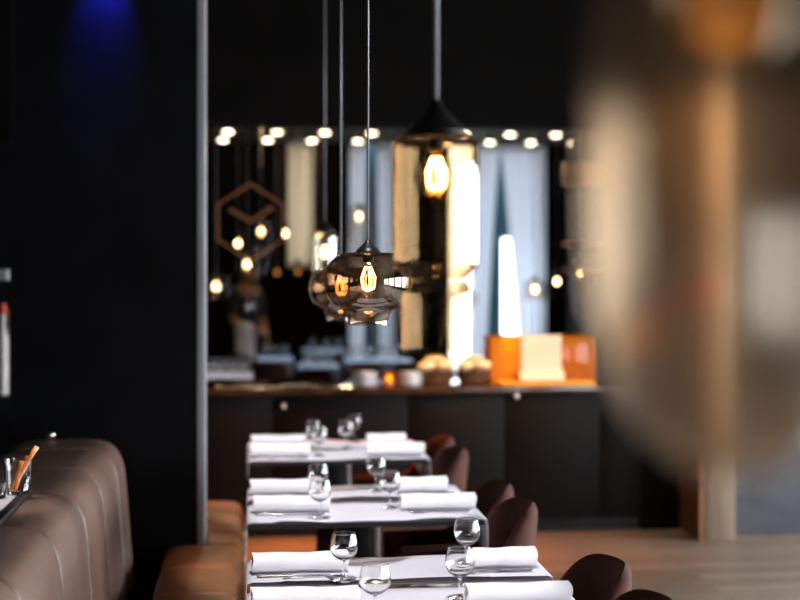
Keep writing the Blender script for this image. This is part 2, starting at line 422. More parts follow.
prof = catmull([(Yx + .12, bz + .003), (Yx + .04, bz + .006), (Yx - .004, bz + .006), (Yx - .012, bz - .02), (Yx - .014, CT + .17), (Yx - .022, CT + .09), (Yx - .04, CT + .045), (Yx - .075, CT + .026)], 5)
for i in range(9):
    t = i / 8
    rows.append([Vector((a + (b - a) * t + (.012 * (2 * t - 1) if k > 25 else 0), y_ - .003 * math.sin(7 * t + k * .2), z_ + .001)) for k, (y_, z_) in enumerate(prof)])
bm = bmesh.new(); grid(bm, rows); o = put(bm, 'paper_sheet', M['creampaper'], smooth=True)
s = o.modifiers.new('t', 'SOLIDIFY'); s.thickness = .0015; s.offset = 1
tag(o, 'cream paper sheet draped over the front of the orange acrylic box', 'paper')

# bread baskets
def basket(cx, cy, rx, label):
    r = empty('bread_basket', (cx, cy, CT), label, 'basket', 'bread baskets on the counter')
    bm = bmesh.new(); lathe(bm, [(0, 0), (rx * .8, 0), (rx * .9, .03), (rx, .085), (rx * 1.03, .088), (rx * .96, .085), (rx * .85, .03), (rx * .77, .012), (0, .012)], 30)
    for v in bm.verts:
        v.co.y *= .75
        ang = math.atan2(v.co.y, v.co.x); q = 1 + .012 * math.sin(26 * ang) * (1 if int(v.co.z * 90) % 2 else -1); v.co.x *= q; v.co.y *= q
    put(bm, 'bowl', M['basket'], r, True)
    bm = bmesh.new()
    pts = [(rx * 1.01 * math.cos(t * 2 * PI / 40), rx * .76 * math.sin(t * 2 * PI / 40), .088 + .003 * math.sin(t * 5)) for t in range(41)]
    tube(bm, pts, .007, 8); put(bm, 'rim', M['basket'], r, True)
    return r
Yb = YC + .17
def loaf(x, y, z, L, w, h, rz, label):
    bm = bmesh.new(); bmesh.ops.create_uvsphere(bm, u_segments=24, v_segments=14, radius=1)
    for v in bm.verts:
        q = v.co.copy()
        sc = 1 + .07 * math.sin(9 * q.x + 2 * q.y) + .04 * math.sin(13 * q.y + 5 * q.z)
        cut = 1 - .18 * max(0, math.cos(q.x * 11)) * max(0, q.z)
        v.co = Vector((q.x * L, q.y * w * sc, q.z * h * sc * cut))
    o = put(bm, 'bread_loaf', M['bread'], smooth=True, loc=(x, y, z), rot=(random.uniform(-.15, .15), random.uniform(-.12, .12), rz))
    tag(o, label, 'bread', 'bread loaves in the baskets')
for nm, pxa, pxb, (la, lb, lc) in (('left', 416, 455, ('pale crusty loaf lying across the left of the left bread basket', 'crusty loaf leaning over the right rim of the left bread basket', 'small golden loaf on top in the left bread basket')),
                     ('right', 456, 491, ('pale crusty loaf lying across the left of the right bread basket', 'crusty loaf beside the acrylic box in the right bread basket', 'small golden loaf on top in the right bread basket'))):
    cx = (X(pxa, Yb) + X(pxb, Yb)) / 2; rx = (X(pxb, Yb) - X(pxa, Yb)) / 2 * .96
    basket(cx, Yb, rx, 'round brown wicker basket heaped with bread, %s of the two' % nm)
    loaf(cx - rx * .47, Yb - .01, CT + .120, rx * .54, .045, .034, .25, la)
    loaf(cx + rx * .47, Yb - .02, CT + .122, rx * .54, .045, .034, -.2, lb)
    loaf(cx, Yb + .01, CT + .166, rx * .6, .045, .02, .05, lc)

# plates and small things on the counter
def plate_stack(px, n, desc, rr=.075):
    cx = X(px, YC + .12)
    for k in range(n):
        bm = bmesh.new(); lathe(bm, [(0, 0), (rr * .55, 0), (rr * .62, .004), (rr, .014), (rr, .018), (rr * .6, .008), (0, .006)], 28)
        o = put(bm, 'side_plate', M['ceramic'], smooth=True, loc=(cx, YC + .13, CT + .001 + k * .0135))
        pos = 'bottom' if k == 0 else 'top' if k == n - 1 else ord_[k]
        tag(o, 'white side plate, %s%s of the stack %s' % (pos, '' if k in (0, n - 1) else ' from bottom', desc), 'plate', 'white plates stacked on the counter')
plate_stack(365, 6, 'left of the glowing tealight', .083)
plate_stack(410, 6, 'right of the glowing tealight', .08)
r = empty('tealight_holder', (X(389, YC + .1), YC + .1, CT), 'small glass tealight glowing orange between two plate stacks on the counter', 'candle')
bm = bmesh.new(); lathe(bm, [(0, 0), (.03, 0), (.034, .01), (.036, .085), (.033, .085), (.031, .012), (0, .006)], 24); put(bm, 'glass_cup', M['acrylic'], r, True)
bm = bmesh.new(); lathe(bm, [(0, .007), (.026, .007), (.026, .028), (0, .028)], 20); put(bm, 'wax', M['creampaper'], r)
bm = bmesh.new(); lathe(bm, [(0, .03), (.008, .036), (.011, .046), (.006, .06), (0, .072)], 12); put(bm, 'flame', M['farglow'], r, True)

# ------------------------------------------------------------------ dining furniture
TW = .85; TH = .75
def spiral_napkin(L, r0=.034, flat=.86, seed=0):
    rnd = random.Random(seed)
    bm = bmesh.new(); n = 70; turns = 2.6
    rows = []
    NX = 14
    for i in range(NX + 1):
        u = i / NX; x = -L / 2 + L * u
        out, inn = [], []
        wob = .0015 * math.sin(5 * u + seed) + .001 * math.sin(13 * u + 2 * seed)
        for k in range(n + 1):
            t = k / n; a = PI * 1.15 - 2 * PI * turns * (1 - t)
            rad = .008 + (r0 - .008) * t ** .8
            for lst, dr in ((out, .0022), (inn, -.0022)):
                lst.append(Vector((x + .003 * math.sin(3 * a) * (1 if i in (0, NX) else 0), (rad + dr + wob) * math.cos(a), (rad + dr + wob) * math.sin(a) * flat)))
        rows.append(out + inn[::-1])
    grid(bm, rows, caps=False, wrap=True)
    # end caps as strips between the two walls
    bm.verts.ensure_lookup_table(); m = 2 * (n + 1)
    for base in (0, NX * m):
        for k in range(n):
            bm.faces.new([bm.verts[base + q] for q in (k, k + 1, m - 2 - k, m - 1 - k)])
    lo = min(v.co.z for v in bm.verts)
    for v in bm.verts: v.co.z -= lo
    return bm
napkin_protos = []
for sd in range(3):
    o = put(spiral_napkin(.285, .034, .95, sd + 1), 'rolled_napkin', M['linen'], smooth=True, sharp=50)
    napkin_protos.append(o)
napkin_used = [False] * 3

# one mesh bowl + one foot: the glass is a single blown piece, so a single part mesh on the thing
def wine_glass_single(loc, label, group):
    outer = catmull([(.031, 0), (.031, .002), (.02, .005), (.006, .010), (.0042, .02), (.0040, .055), (.0065, .063), (.020, .069), (.034, .082), (.0405, .100), (.0405, .118), (.0365, .138), (.0335, .150)], 4)
    inner = catmull([(.0322, .1503), (.0352, .138), (.0391, .118), (.0391, .100), (.0328, .084), (.019, .073), (0.0, .069)], 4)
    bm = bmesh.new(); lathe(bm, [(0, 0)] + outer + inner, 36)
    o = put(bm, 'wine_glass', M['glass'], smooth=True, loc=loc)
    o.scale = (1, 1, .93)
    return tag(o, label, 'wine glass', group)

def fork_proto():
    r = empty('fork')
    bm = bmesh.new(); rows = []
    for i in range(15):
        t = i / 14; x = -.095 + .125 * t
        w = .0085 - .0055 * min(1, t * 1.3) ** .8; z = .003 + .010 * math.sin(PI * min(1, t) ** 1.6) * .6
        rows.append([Vector((x, w * math.cos(a), z + .0016 * math.sin(a))) for a in [2 * PI * k / 10 for k in range(10)]])
    grid(bm, rows, True, True); put(bm, 'handle', M['chrome'], r, True)
    bm = bmesh.new(); rows = []
    for x, w, z in ((.028, .003, .0035), (.036, .007, .003), (.046, .0115, .002), (.056, .0125, .002)):
        rows.append([Vector((x, w * math.cos(a), z + .0014 * math.sin(a))) for a in [2 * PI * k / 10 for k in range(10)]])
    grid(bm, rows, True, True)
    for q in (-.0096, -.0032, .0032, .0096):
        tube(bm, [(.055, q, .002), (.075, q, .003), (.095, q * .95, .007)], .0018, 6, radii=[.0019, .0017, .0008])
    put(bm, 'tines', M['chrome'], r, True)
    return r
def knife_proto():
    r = empty('knife')
    bm = bmesh.new(); rows = []
    for i in range(10):
        t = i / 9; x = -.11 + .105 * t; w = .0085 - .002 * t + .002 * (1 - t) ** 2; h = .0035
        rows.append([Vector((x, w * math.cos(a), h + .0032 * math.sin(a))) for a in [2 * PI * k / 10 for k in range(10)]])
    grid(bm, rows, True, True); put(bm, 'handle', M['chrome'], r, True)
    bm = bmesh.new(); rows = []
    for x, a0, a1 in ((-.006, -.005, .005), (.01, -.009, .006), (.06, -.0105, .006), (.09, -.009, .006), (.108, -.002, .005)):
        rows.append([Vector((x, a0, .002)), Vector((x, a1, .0012)), Vector((x, a1, .0034)), Vector((x, a0, .0026))])
    grid(bm, rows, True, True); put(bm, 'blade', M['chrome'], r)
    return r
FORK, KNIFE = fork_proto(), knife_proto()
fk_used = [False, False]

def runner(name, y0, y1, TW, label, skew=0):
    """paper runner lying over the table, hanging at both ends"""
    pr = []
    ov = .12
    def edge(t): return t
    xs = []
    path = [(-.006 - .004, TH - .085), (-.012, TH - .03), (-.008, TH + .0), (.006, TH + .0045)] + [(.05 + (TW - .1) * k / 26, TH + .0045) for k in range(27)] + [(TW - .006, TH + .0045), (TW + .008, TH), (TW + .012, TH - .03), (TW + .011, TH - ov)]
    rows = []
    for (x, z) in path:
        row = []
        for k in range(9):
            t = k / 8
            yy = y0 + (y1 - y0) * t + skew * (x - .4)
            zz = z + (.0012 * math.sin(9 * x + 2 * t + y0 * 3) + .0008 * math.sin(23 * x + y0)) * (1 if .03 < x < TW - .03 else 0) + (.006 * abs(2 * t - 1) ** 6 * max(0, math.sin(11 * x + y0 * 5)) if .1 < x < TW - .1 else 0)
            row.append(Vector((x, yy, zz)))
        rows.append(row)
    bm = bmesh.new(); grid(bm, rows)
    o = put(bm, name, M['paper'], smooth=True)
    s = o.modifiers.new('t', 'SOLIDIFY'); s.thickness = .0012; s.offset = 1
    return tag(o, label, 'table runner', 'white paper runners across the tables')

def make_table(yc, W, D, label):
    r = empty('dining_table', (0, yc, 0), label, 'table', 'dining tables along the bench')
    tt = .016
    bm = bmesh.new(); box(bm, .006, W - .006, -D / 2 + .006, D / 2 - .006, TH - tt, TH, bev=.002); put(bm, 'tabletop', M['tabletop'], r, True, sharp=35)
    bm = bmesh.new()
    rows = []
    for (x, y_) in ((0, -D / 2), (W, -D / 2), (W, D / 2), (0, D / 2), (0, -D / 2)):
        sx = 1 if x == 0 else -1; sy = 1 if y_ < 0 else -1
        rows.append([Vector((x, y_, TH - tt - .001)), Vector((x, y_, TH - .001)), Vector((x + .0065 * sx, y_ + .0065 * sy, TH - .001)), Vector((x + .0065 * sx, y_ + .0065 * sy, TH - tt - .001))])
    grid(bm, rows, False, True); put(bm, 'edge_band', M['edge'], r)
    bm = bmesh.new(); box(bm, .33, .47, -.03, .03, .02, TH - .03, bev=.008, seg=3); put(bm, 'pedestal', M['blackmetal'], r, True, sharp=40)
    bm = bmesh.new(); tube(bm, [(.49, -.02, .02), (.49, -.02, TH - .03)], .014, 16); put(bm, 'lit_edge_rod', M['steel'], r, True, sharp=40)  # steel rod stands in for the lit edge of the black pedestal
    bm = bmesh.new(); box(bm, .22, .57, -.26, .26, 0, .02, bev=.006); put(bm, 'foot_plate', M['blackmetal'], r, True, sharp=40)
    bm = bmesh.new(); box(bm, .2, .62, -.22, .22, TH - .03, TH - tt - .001, bev=.002); put(bm, 'top_bracket', M['blackmetal'], r, True, sharp=40)
    return r
# name, near edge, far edge, width, near runner (y0, y1), far runner (y0, y1), near napkin y, far napkin y, right napkin x
tables = [('nearest', 3.56, 4.43, .885, (3.58, 3.965), (4.085, 4.385), 3.735, 4.205, .725),
          ('middle', 5.03, 5.87, .85, (5.035, 5.42), (5.545, 5.84), 5.245, 5.66, .70),
          ('farthest', 6.65, 7.42, .85, (6.655, 6.98), (7.06, 7.38), 6.785, 7.165, .70)]
tl = {'nearest': 'black-topped dining table nearest the viewer, cut by the lower edge of the photo',
      'middle': 'black-topped dining table with steel edge, second of three along the bench',
      'farthest': 'dining table farthest back, standing in front of the dark serving counter'}
for nm, ya, yb, W, nr_, fr_, nn, fn, rx in tables:
    make_table((ya + yb) / 2, W, yb - ya, tl[nm])
    for side, (y0, y1), ny in (('near', nr_, nn), ('far', fr_, fn)):
        runner('paper_runner', y0, y1, W, 'white paper runner across the %s half of the %s dining table' % (side, nm))
        for end, ex in (('bench', 0), ('chair', 1)):
            z = TH + .0075
            q = '%s end, %s half of the %s table' % (end, side, nm)
            idx = (0 if end == 'bench' else 1) + (0 if side == 'near' else 1)
            loc = ((.148 if ex == 0 else rx) + .006 * random.uniform(-1, 1), ny, z); rz = random.uniform(-.02, .02) if ex == 0 else random.uniform(.0, .04)
            lab = 'rolled white linen napkin at the ' + q
            if not napkin_used[idx]:
                n_ = napkin_protos[idx]; napkin_used[idx] = True; n_.location = loc; n_.rotation_euler = (0, 0, rz)
            else: n_ = dup(napkin_protos[idx], loc, rz)
            if nm == 'nearest' and side == 'far' and ex: n_.location.x = .765; n_.scale.x = .7
            tag(n_, lab, 'napkin', 'rolled napkins on the tables')
            yf = max(y0 + .022, ny - .085); yk = max(y0 + .04, ny - .06)
            if ex == 0: fl, fr = (.19, yf, z), .10; kl, kr = (.13, yk, z), .0
            else: fl, fr = (rx - .02, yf + .01, z), PI + .08; kl, kr = (rx + .01, yk, z), PI - .03
            for i_, (pr, l_, r_, w_) in enumerate(((FORK, fl, fr, 'fork'), (KNIFE, kl, kr, 'knife'))):
                lab = 'steel %s before the napkin, %s' % (w_, q)
                if not fk_used[i_]: fk_used[i_] = True; o = pr; o.location = l_; o.rotation_euler = (0, 0, r_)
                else: o = dup(pr, l_, r_)
                tag(o, lab, w_, '%ss set on the tables' % w_ if w_ == 'fork' else 'knives set on the tables')

# wine glasses: measured feet on the table tops
gl = []
glass0 = None
def foot(px, py):
    cf = (CAMZ - TH - .006) * F / (py - 268); r = (px - 400) / F
    return Vector(((cY * r + sY) * cf, (cY - sY * r) * cf, TH + .0072))
for px, py, q in ((344, 581, 'bench end of the far half of the nearest table'), (467, 565, 'chair end of the far half of the nearest table'), (460, 599, 'chair end of the near half of the nearest table'),
                  (375, 618, 'bench end of the near half of the nearest table'), (320, 518, 'bench end of the near half of the middle table'), (390, 508, 'chair end of the near half of the middle table'),
                  (318, 499, 'bench end of the far half of the middle table'), (376, 491, 'chair end of the far half of the middle table'), (319, 456, 'bench end of the near half of the farthest table'),
                  (346, 449, 'chair end of the near half of the farthest table'), (313, 448, 'bench end of the far half of the farthest table'), (354, 442, 'chair end of the far half of the farthest table')):
    lab = 'clear stemmed wine glass at the ' + q
    if glass0 is None: glass0 = wine_glass_single(foot(px, py), lab, 'wine glasses on the dining tables')
    else: dup(glass0, foot(px, py), label=lab)

# ------------------------------------------------------------------ tub chairs
def chair_proto(name='tub_chair'):
    r = empty(name)
    W, Dp = .415, .50          # width along Y, depth along X; the back is at +X (x = 0), the front at -Dp
    th = .05
    bm = bmesh.new(); rows = []
    # U shaped plan: from the near arm front round the back to the far arm front
    def plan(s):
        # s in 0..1
        a = Dp - W / 2
        tot = 2 * a + PI * W / 2; d = s * tot
        if d < a: return Vector((-Dp + d, -W / 2)), Vector((0, -1))
        if d > tot - a: return Vector((-Dp + (tot - d), W / 2)), Vector((0, 1))
        ph = (d - a) / (W / 2) - PI / 2
        return Vector((-W / 2 + W / 2 * math.cos(ph), W / 2 * math.sin(ph))), Vector((math.cos(ph), math.sin(ph)))
    NS = 60
    for i in range(NS + 1):
        s = i / NS; p, nrm = plan(s)
        t = max(0, min(1, (p.x + .25) / .24)); t = t * t * (3 - 2 * t)
        top = .57 + .212 * t
        lean = .03 * (t)
        ring = []
        prof = [(0.012, .26), (.0, .30), (0, .45), (0, top - .06), (-.004, top - .028), (-.013, top - .010), (-.026, top), (-.038, top - .008), (-th + .002, top - .03), (-th, top - .07), (-th, .46), (-th, .30), (-th + .01, .26)]
        for off, z in prof:
            k = lean * max(0, (z - .45)) / .3
            o_ = off if off > -1 else off
            q = p + nrm * (-(-o_) if False else o_)
            q = q + nrm * (k - .02)
            ring.append(Vector((q.x, q.y, z)))
        rows.append(ring)
    grid(bm, rows, True, True)
    put(bm, 'tub_shell', M['velvet'], r, True, sharp=60)
    bm = bmesh.new(); box(bm, -Dp + .0, -.075, -W / 2 + .072, W / 2 - .072, .30, .46, bev=.03, seg=4)
    put(bm, 'seat_cushion', M['velvet'], r, True)
    bm = bmesh.new(); box(bm, -Dp + .02, -.06, -W / 2 + .03, W / 2 - .03, .225, .262, bev=.01)
    put(bm, 'seat_base', M['blackmetal'], r, True, sharp=40)
    for sx, sy in ((-Dp + .06, -1), (-Dp + .06, 1), (-.1, -1), (-.1, 1)):
        bm = bmesh.new(); tube(bm, [(sx, sy * (W / 2 - .06), .23), (sx + (.02 if sx > -.2 else -.015), sy * (W / 2 - .045), 0)], .01, 12, radii=[.016, .01])
        put(bm, 'leg', M['blackmetal'], r, True, sharp=40)
    return r
CH = chair_proto()
cl = [(1.13, 3.70, .22, 'brown velvet tub chair nearest the viewer, at the lower edge of the photo'),
      (1.13, 4.185, .22, 'brown velvet tub chair at the far half of the nearest table'),
      (1.075, 5.27, .14, 'brown velvet tub chair at the near half of the middle table'),
      (1.07, 5.715, .12, 'brown velvet tub chair at the far half of the middle table'),
      (1.06, 6.85, .12, 'brown velvet tub chair at the near half of the farthest table'),
      (1.06, 7.31, .1, 'brown velvet tub chair farthest back, close to the serving counter')]
for i, (x, y_, rz, lab) in enumerate(cl):
    o = CH if i == 0 else dup(CH)
    o.location = (x, y_, 0); o.rotation_euler = (0, 0, rz); tag(o, lab, 'chair', 'tub chairs at the tables')

# ------------------------------------------------------------------ bench with channelled leather
def sweep(bm, prof, ys, inset):
    n = len(prof); nr = []
    for i in range(n):
        a, b = prof[max(i - 1, 0)], prof[min(i + 1, n - 1)]
        t = Vector((b[0] - a[0], b[1] - a[1])).normalized(); nr.append(Vector((-t.y, t.x)))
    rows = []
    for y_ in ys:
        d = inset(y_)
        rows.append([Vector((p[0] - q.x * d * w, y_, p[1] - q.y * d * w)) for p, q, w in zip(prof, nr, [1] * n)])
    grid(bm, rows, True, True)
def chan_ys(y0, y1, seams, endr=.05):
    ys = set()
    k = int((y1 - y0) / .05)
    for i in range(k + 1): ys.add(round(y0 + (y1 - y0) * i / k, 4))
    for s in seams:
        for d in (-.03, -.018, -.010, -.005, 0, .005, .010, .018, .03): ys.add(round(s + d, 4))
    for i in range(7):
        ys.add(round(y1 - endr * (1 - math.sin(i / 6 * PI / 2)), 4)); ys.add(round(y0 + endr * (1 - math.sin(i / 6 * PI / 2)), 4))
    return sorted(v for v in ys if y0 <= v <= y1)
def chan_inset(y0, y1, seams, depth=.016, bulge=.010, endr=.05):
    al = [y0] + list(seams) + [y1]
    def f(y_):
        d = 0
        for s in seams: d = max(d, depth * math.exp(-((y_ - s) / .010) ** 2))
        for a, b in zip(al, al[1:]):
            if a <= y_ <= b: d += bulge * (abs(2 * (y_ - a) / (b - a) - 1)) ** 3
        for e in (y0, y1):
            g = abs(y_ - e)
            if g < endr: d += endr - math.sqrt(max(0, endr ** 2 - (endr - g) ** 2))
        return d
    return f
BR = empty('leather_bench', (-.5, 4, 0), 'brown leather bench with channelled backrest running along the left side of the tables', 'bench')
def bpart(name, m, prof, y0, y1, seams, **k):
    bm = bmesh.new(); er = k.get('endr', .05)
    sweep(bm, prof, chan_ys(y0, y1, seams, er), chan_inset(y0, y1, seams, **k))
    for v in bm.verts: v.co -= Vector((-.5, 4, 0))
    return put(bm, name, m, BR, True, sharp=70)
back_prof = catmull([(-.485, .34), (-.50, .48), (-.515, .66), (-.527, .80), (-.545, .868), (-.578, .915), (-.63, .938), (-.70, .944), (-.86, .944), (-.96, .936), (-.995, .90), (-1.0, .80), (-1.0, .34)], 4)[::-1]
back_prof = [(-p[0], p[1]) for p in back_prof]
back_prof = [(-p[0], p[1]) for p in back_prof]
bpart('backrest', M['leather'], back_prof, 2.2, 6.13, [2.88, 3.48, 4.10, 4.72, 5.26, 5.80], depth=.02, bulge=.016, endr=.06)
seat_prof = catmull([(-.365, .30), (-.365, .42), (-.345, .452), (-.28, .462), (-.12, .46), (-.065, .45), (-.035, .42), (-.028, .36), (-.03, .22)], 4)
bpart('seat_cushion', M['leather2'], seat_prof, 2.2, 6.185, [2.65, 3.1, 3.55, 4.0, 4.45, 4.9, 5.27, 5.73], depth=.014, bulge=.004, endr=.014)
slim = [(max(p[0], -.185), p[1]) for p in seat_prof]
bpart('corner_cushion', M['leather2'], slim, 6.187, 6.46, [], depth=.0, bulge=.004, endr=.014)
seat_wide = [(p[0] if p[0] > -.2 else p[0] * 1.0 - .14, p[1]) for p in seat_prof]
bpart('seat_cushion', M['leather2'], seat_wide, 6.462, 7.38, [6.74, 7.07], depth=.02, bulge=.012, endr=.03)
bpart('backrest', M['leather'], back_prof, 6.46, 7.38, [6.9], depth=.02, bulge=.012, endr=.05)
part('platform', M['blackmetal'], BR, (-.48, .43, -1.8, 2.18, .0, .30), (-.48, .43, 2.47, 3.36, 0, .30), (.32, .43, 2.18, 2.47, 0, .30), bev=.004)
part('kick_panel', M['blackmetal'], BR, (.43, .455, -1.8, 3.36, .06, .30), bev=.004)

bm = bmesh.new(); tube(bm, [(.478, -1.78 + k * .2, -4 + 4 + .405 + .004 * math.sin(k * 1.7)) for k in range(26)], .007, 8); put(bm, 'piping_highlight', M['lit_piping'], BR, True)  # pale tube along the seat front stands in for its bright highlight

# tray with paper, tumblers and sticks on the bench back
TZ = .946
r = empty('serving_tray', (-.86, 4.28, TZ), 'black tray with white paper liner lying on top of the bench back', 'tray')
part('tray_body', M['tray'], r, (-.16, .165, -.40, .33, 0, .010), (-.16, -.15, -.40, .33, .01, .022), (.155, .165, -.40, .33, .01, .016), (-.15, .155, .32, .33, .01, .016), bev=.002)
part('paper_liner', M['paper'], r, (-.145, .135, -.39, .30, .010, .0125))
def tumbler(loc, h, rr, label):
    bm = bmesh.new(); lathe(bm, [(0, 0), (rr * .8, 0), (rr * .86, .004), (rr, h), (rr - .0025, h + .001), (rr * .86 - .004, .012), (0, .010)], 32)
    for v in bm.verts:
        a = math.atan2(v.co.y, v.co.x)
        if .01 < v.co.z < h * .75 and math.hypot(v.co.x, v.co.y) > rr * .8: v.co.xy *= 1 + .012 * math.cos(16 * a)
    return tag(put(bm, 'glass_tumbler', M['glass'], smooth=True, loc=loc, sharp=60), label, 'glass')
tg = at(18, 483, 4.5); tg.z = TZ + .0132
tumbler(tg, .108, .043, 'clear tumbler holding orange and red sticks on the tray')
g2 = at(-3, 487, 4.42); g2.z = TZ + .0132
tumbler(g2, .05, .03, 'small low glass at the left photo edge beside the tumbler')
sticks = [('straw1', -.02, -.012, .05, .004, .135, 'bright orange stick leaning right in the tumbler, frontmost'), ('straw2', -.012, .012, .028, .018, .115, 'dark red stick standing in the tumbler'),
          ('straw3', -.018, .0, .056, .016, .145, 'pale peach stick, tallest in the tumbler'), ('straw1', -.008, -.016, .014, -.014, .105, 'short orange stick, most upright in the tumbler')]
for mn, x0, y0, x1, y1, h, lab in sticks:
    bm = bmesh.new(); n = 7
    pts = [(x0 + (x1 - x0) * i / n, y0 + (y1 - y0) * i / n + .003 * math.sin(i), .016 + (h - .016) * i / n) for i in range(n + 1)]
    tube(bm, pts, .006, 8, radii=[.0068 + .0014 * math.sin(2.1 * i) for i in range(n + 1)])
    tag(put(bm, 'snack_stick', M[mn], smooth=True, loc=tg), lab, 'stick', 'sticks in the tumbler')
p = at(50, 436, 6.0)
bm = bmesh.new(); lathe(bm, [(0, 0), (.02, 0), (.028, .012), (.03, .03), (.027, .03), (.022, .01), (0, .006)], 24)
tag(put(bm, 'glint_cup', M['chrome'], smooth=True, loc=(p.x, 5.98, .951)), 'tiny metal cup added as a glint at the far end of the bench back', 'cup')  # cup added to give a small bright glint

# bar cabinet glimpsed at the far left behind the pillar
r = empty('bar_cabinet', (-1.7, 8.0, 0), 'dark bar cabinet with a shelf glimpsed left of the black pillar', 'cabinet')
part('body', M['black'], r, (-.5, .42, -.25, .225, 0, .97), bev=.004)
struct('wall_bar_panel', M['black'], (-2.2, -1.28, 8.23, 8.26, 0, 2.4))
bm = bmesh.new(); box(bm, -2.2, -1.34, 7.95, 8.228, 1.60, 1.66, bev=.003)
tag(put(bm, 'wall_shelf', M['strip']), 'pale grey shelf edge glimpsed left of the black pillar above the bottles', 'shelf')
for px, mcap, lab, hh in ((3, 'redcap', 'pale tall bottle with red cap at the left photo edge', .50), (10.5, 'straw1', 'slim pale bottle with orange cap next to the black pillar', .47)):
    yb_ = 7.9 if px < 5 else 8.02
    b_ = empty('bottle', (X(px, yb_), yb_, .97), lab, 'bottle', 'bottles on the bar cabinet')
    bm = bmesh.new(); k = .028 if px < 5 else .02
    lathe(bm, [(0, 0), (k, 0), (k, .30), (k * .45, .37), (k * .42, hh - .05), (0, hh - .05)], 20); put(bm, 'body', M['palebottle'], b_, True, sharp=50)
    bm = bmesh.new(); lathe(bm, [(0, hh - .055), (k * .6, hh - .055), (k * .6, hh), (0, hh)], 16); put(bm, 'cap', M[mcap], b_)

# ------------------------------------------------------------------ pendant lamps
def bulb(parent, z, rr=.035, h=.09, mglow='filament', clear=True):
    """z is the height of the widest point; the screw base is above"""
    bm = bmesh.new()
    prof = catmull([(0, z - rr * 1.0), (rr * .6, z - rr * .83), (rr, z), (rr * .72, z + rr * .95), (rr * .42, z + rr * 1.7)], 5)
    lathe(bm, prof, 24); b = put(bm, 'bulb', M['bulbglass'] if clear else M[mglow], parent, True)
    bm = bmesh.new(); lathe(bm, [(0, z + rr * 1.65), (rr * .45, z + rr * 1.65), (rr * .45, z + rr * 2.5), (0, z + rr * 2.6)], 16); put(bm, 'socket', M['blackmetal'], parent)
    if clear:
        bm = bmesh.new()
        for k in range(5):
            a = 2 * PI * k / 5
            c_, s_ = math.cos(a), math.sin(a)
            tube(bm, [(rr * .22 * c_, rr * .22 * s_, z + rr * 1.25), (rr * .6 * c_, rr * .6 * s_, z + rr * .35), (rr * .48 * c_, rr * .48 * s_, z - rr * .45), (rr * .15 * c_, rr * .15 * s_, z - rr * .62)], .0021 * rr / .035, 6)
        put(bm, 'filament', M[mglow], b, True)
    return b
def pendant(name, x, y_, shade_prof, mat_, cap, bulbz, label, rr=.035, cord=.0028, top=H, seg=48, clear=True, thick=.0025, mglow='filament', group=None):
    z0 = cap[0][1]
    r = empty(name, (x, y_, z0), label, 'pendant lamp', group)
    bm = bmesh.new(); lathe(bm, [(a, b - z0) for a, b in shade_prof], seg); s = put(bm, 'glass_shade', mat_, r, True)
    if thick:
        so = s.modifiers.new('t', 'SOLIDIFY'); so.thickness = thick; so.offset = -1
    bm = bmesh.new(); lathe(bm, [(a, b - z0) for a, b in cap], 28); put(bm, 'cap', M['blackmetal'], r, True, sharp=40)
    ct = cap[-1][1] - z0
    bm = bmesh.new(); tube(bm, [(0, 0, ct - .005), (0, 0, top - z0)], cord, 10); put(bm, 'cord', M['strip'], r, True)
    if bulbz is not None: bulb(r, bulbz - z0, rr, mglow=mglow, clear=clear)
    return r
globe_prof = [(.034, 1.704), (.05, 1.710)] + [(.060 + .0675 * math.cos(math.radians(a)), 1.631 + .082 * math.sin(math.radians(a))) for a in range(90, -72, -6)]
globe_prof += catmull([(.076, 1.549), (.068, 1.541), (.062, 1.528), (.058, 1.514), (.059, 1.503)], 4)
globe_cap = [(0, 1.700), (.036, 1.700), (.036, 1.716), (.026, 1.728), (.010, 1.742), (.006, 1.750), (0, 1.751)]
XLAMP = .345
g = pendant('pendant_lamp', X(368, 4.05), 4.05, globe_prof, M['smoke'], globe_cap, 1.626, 'squat smoked glass globe lamp in sharp focus over the nearest table', rr=.036, cord=.0032, group='glass lamps hanging over the tables')
g2 = dup(g, (X(341, 5.5), 5.5, 1.700 - .042), label='paler squat glass globe lamp hanging directly behind the sharp globe lamp')
# tall two step cylinder, nearer
cyl_prof = catmull([(.035, 1.935), (.06, 1.935), (.08, 1.922), (.0865, 1.90), (.0865, 1.80), (.0865, 1.70), (.084, 1.672), (.070, 1.655), (.060, 1.645), (.066, 1.630), (.070, 1.61), (.070, 1.55), (.070, 1.50)], 4)
cyl_cap = [(0, 1.925), (.062, 1.925), (.064, 1.937), (.045, 1.955), (.016, 1.985), (.012, 2.0), (0, 2.001)]
pendant('pendant_lamp', X(436, 2.75), 2.75, cyl_prof, M['amber'], cyl_cap, 1.845, 'tall amber glass cylinder lamp with stepped waist, right of the globe lamp', rr=.033, cord=.0055, group='glass lamps hanging over the tables')
# small cylinder far behind, over the farthest table
k_ = .78; zc = 1.50
cyl2 = [(a * k_, zc + (b - 1.50) * .82) for a, b in cyl_prof]; cap2 = [(a * k_, zc + (b - 1.50) * .82) for a, b in cyl_cap]
pendant('pendant_lamp', X(325, 7.1), 7.1, cyl2, M['pale'], cap2, 1.74, 'pale glass cylinder lamp over the farthest table, left of both globe lamps', rr=.03, group='glass lamps hanging over the tables', mglow='filament')
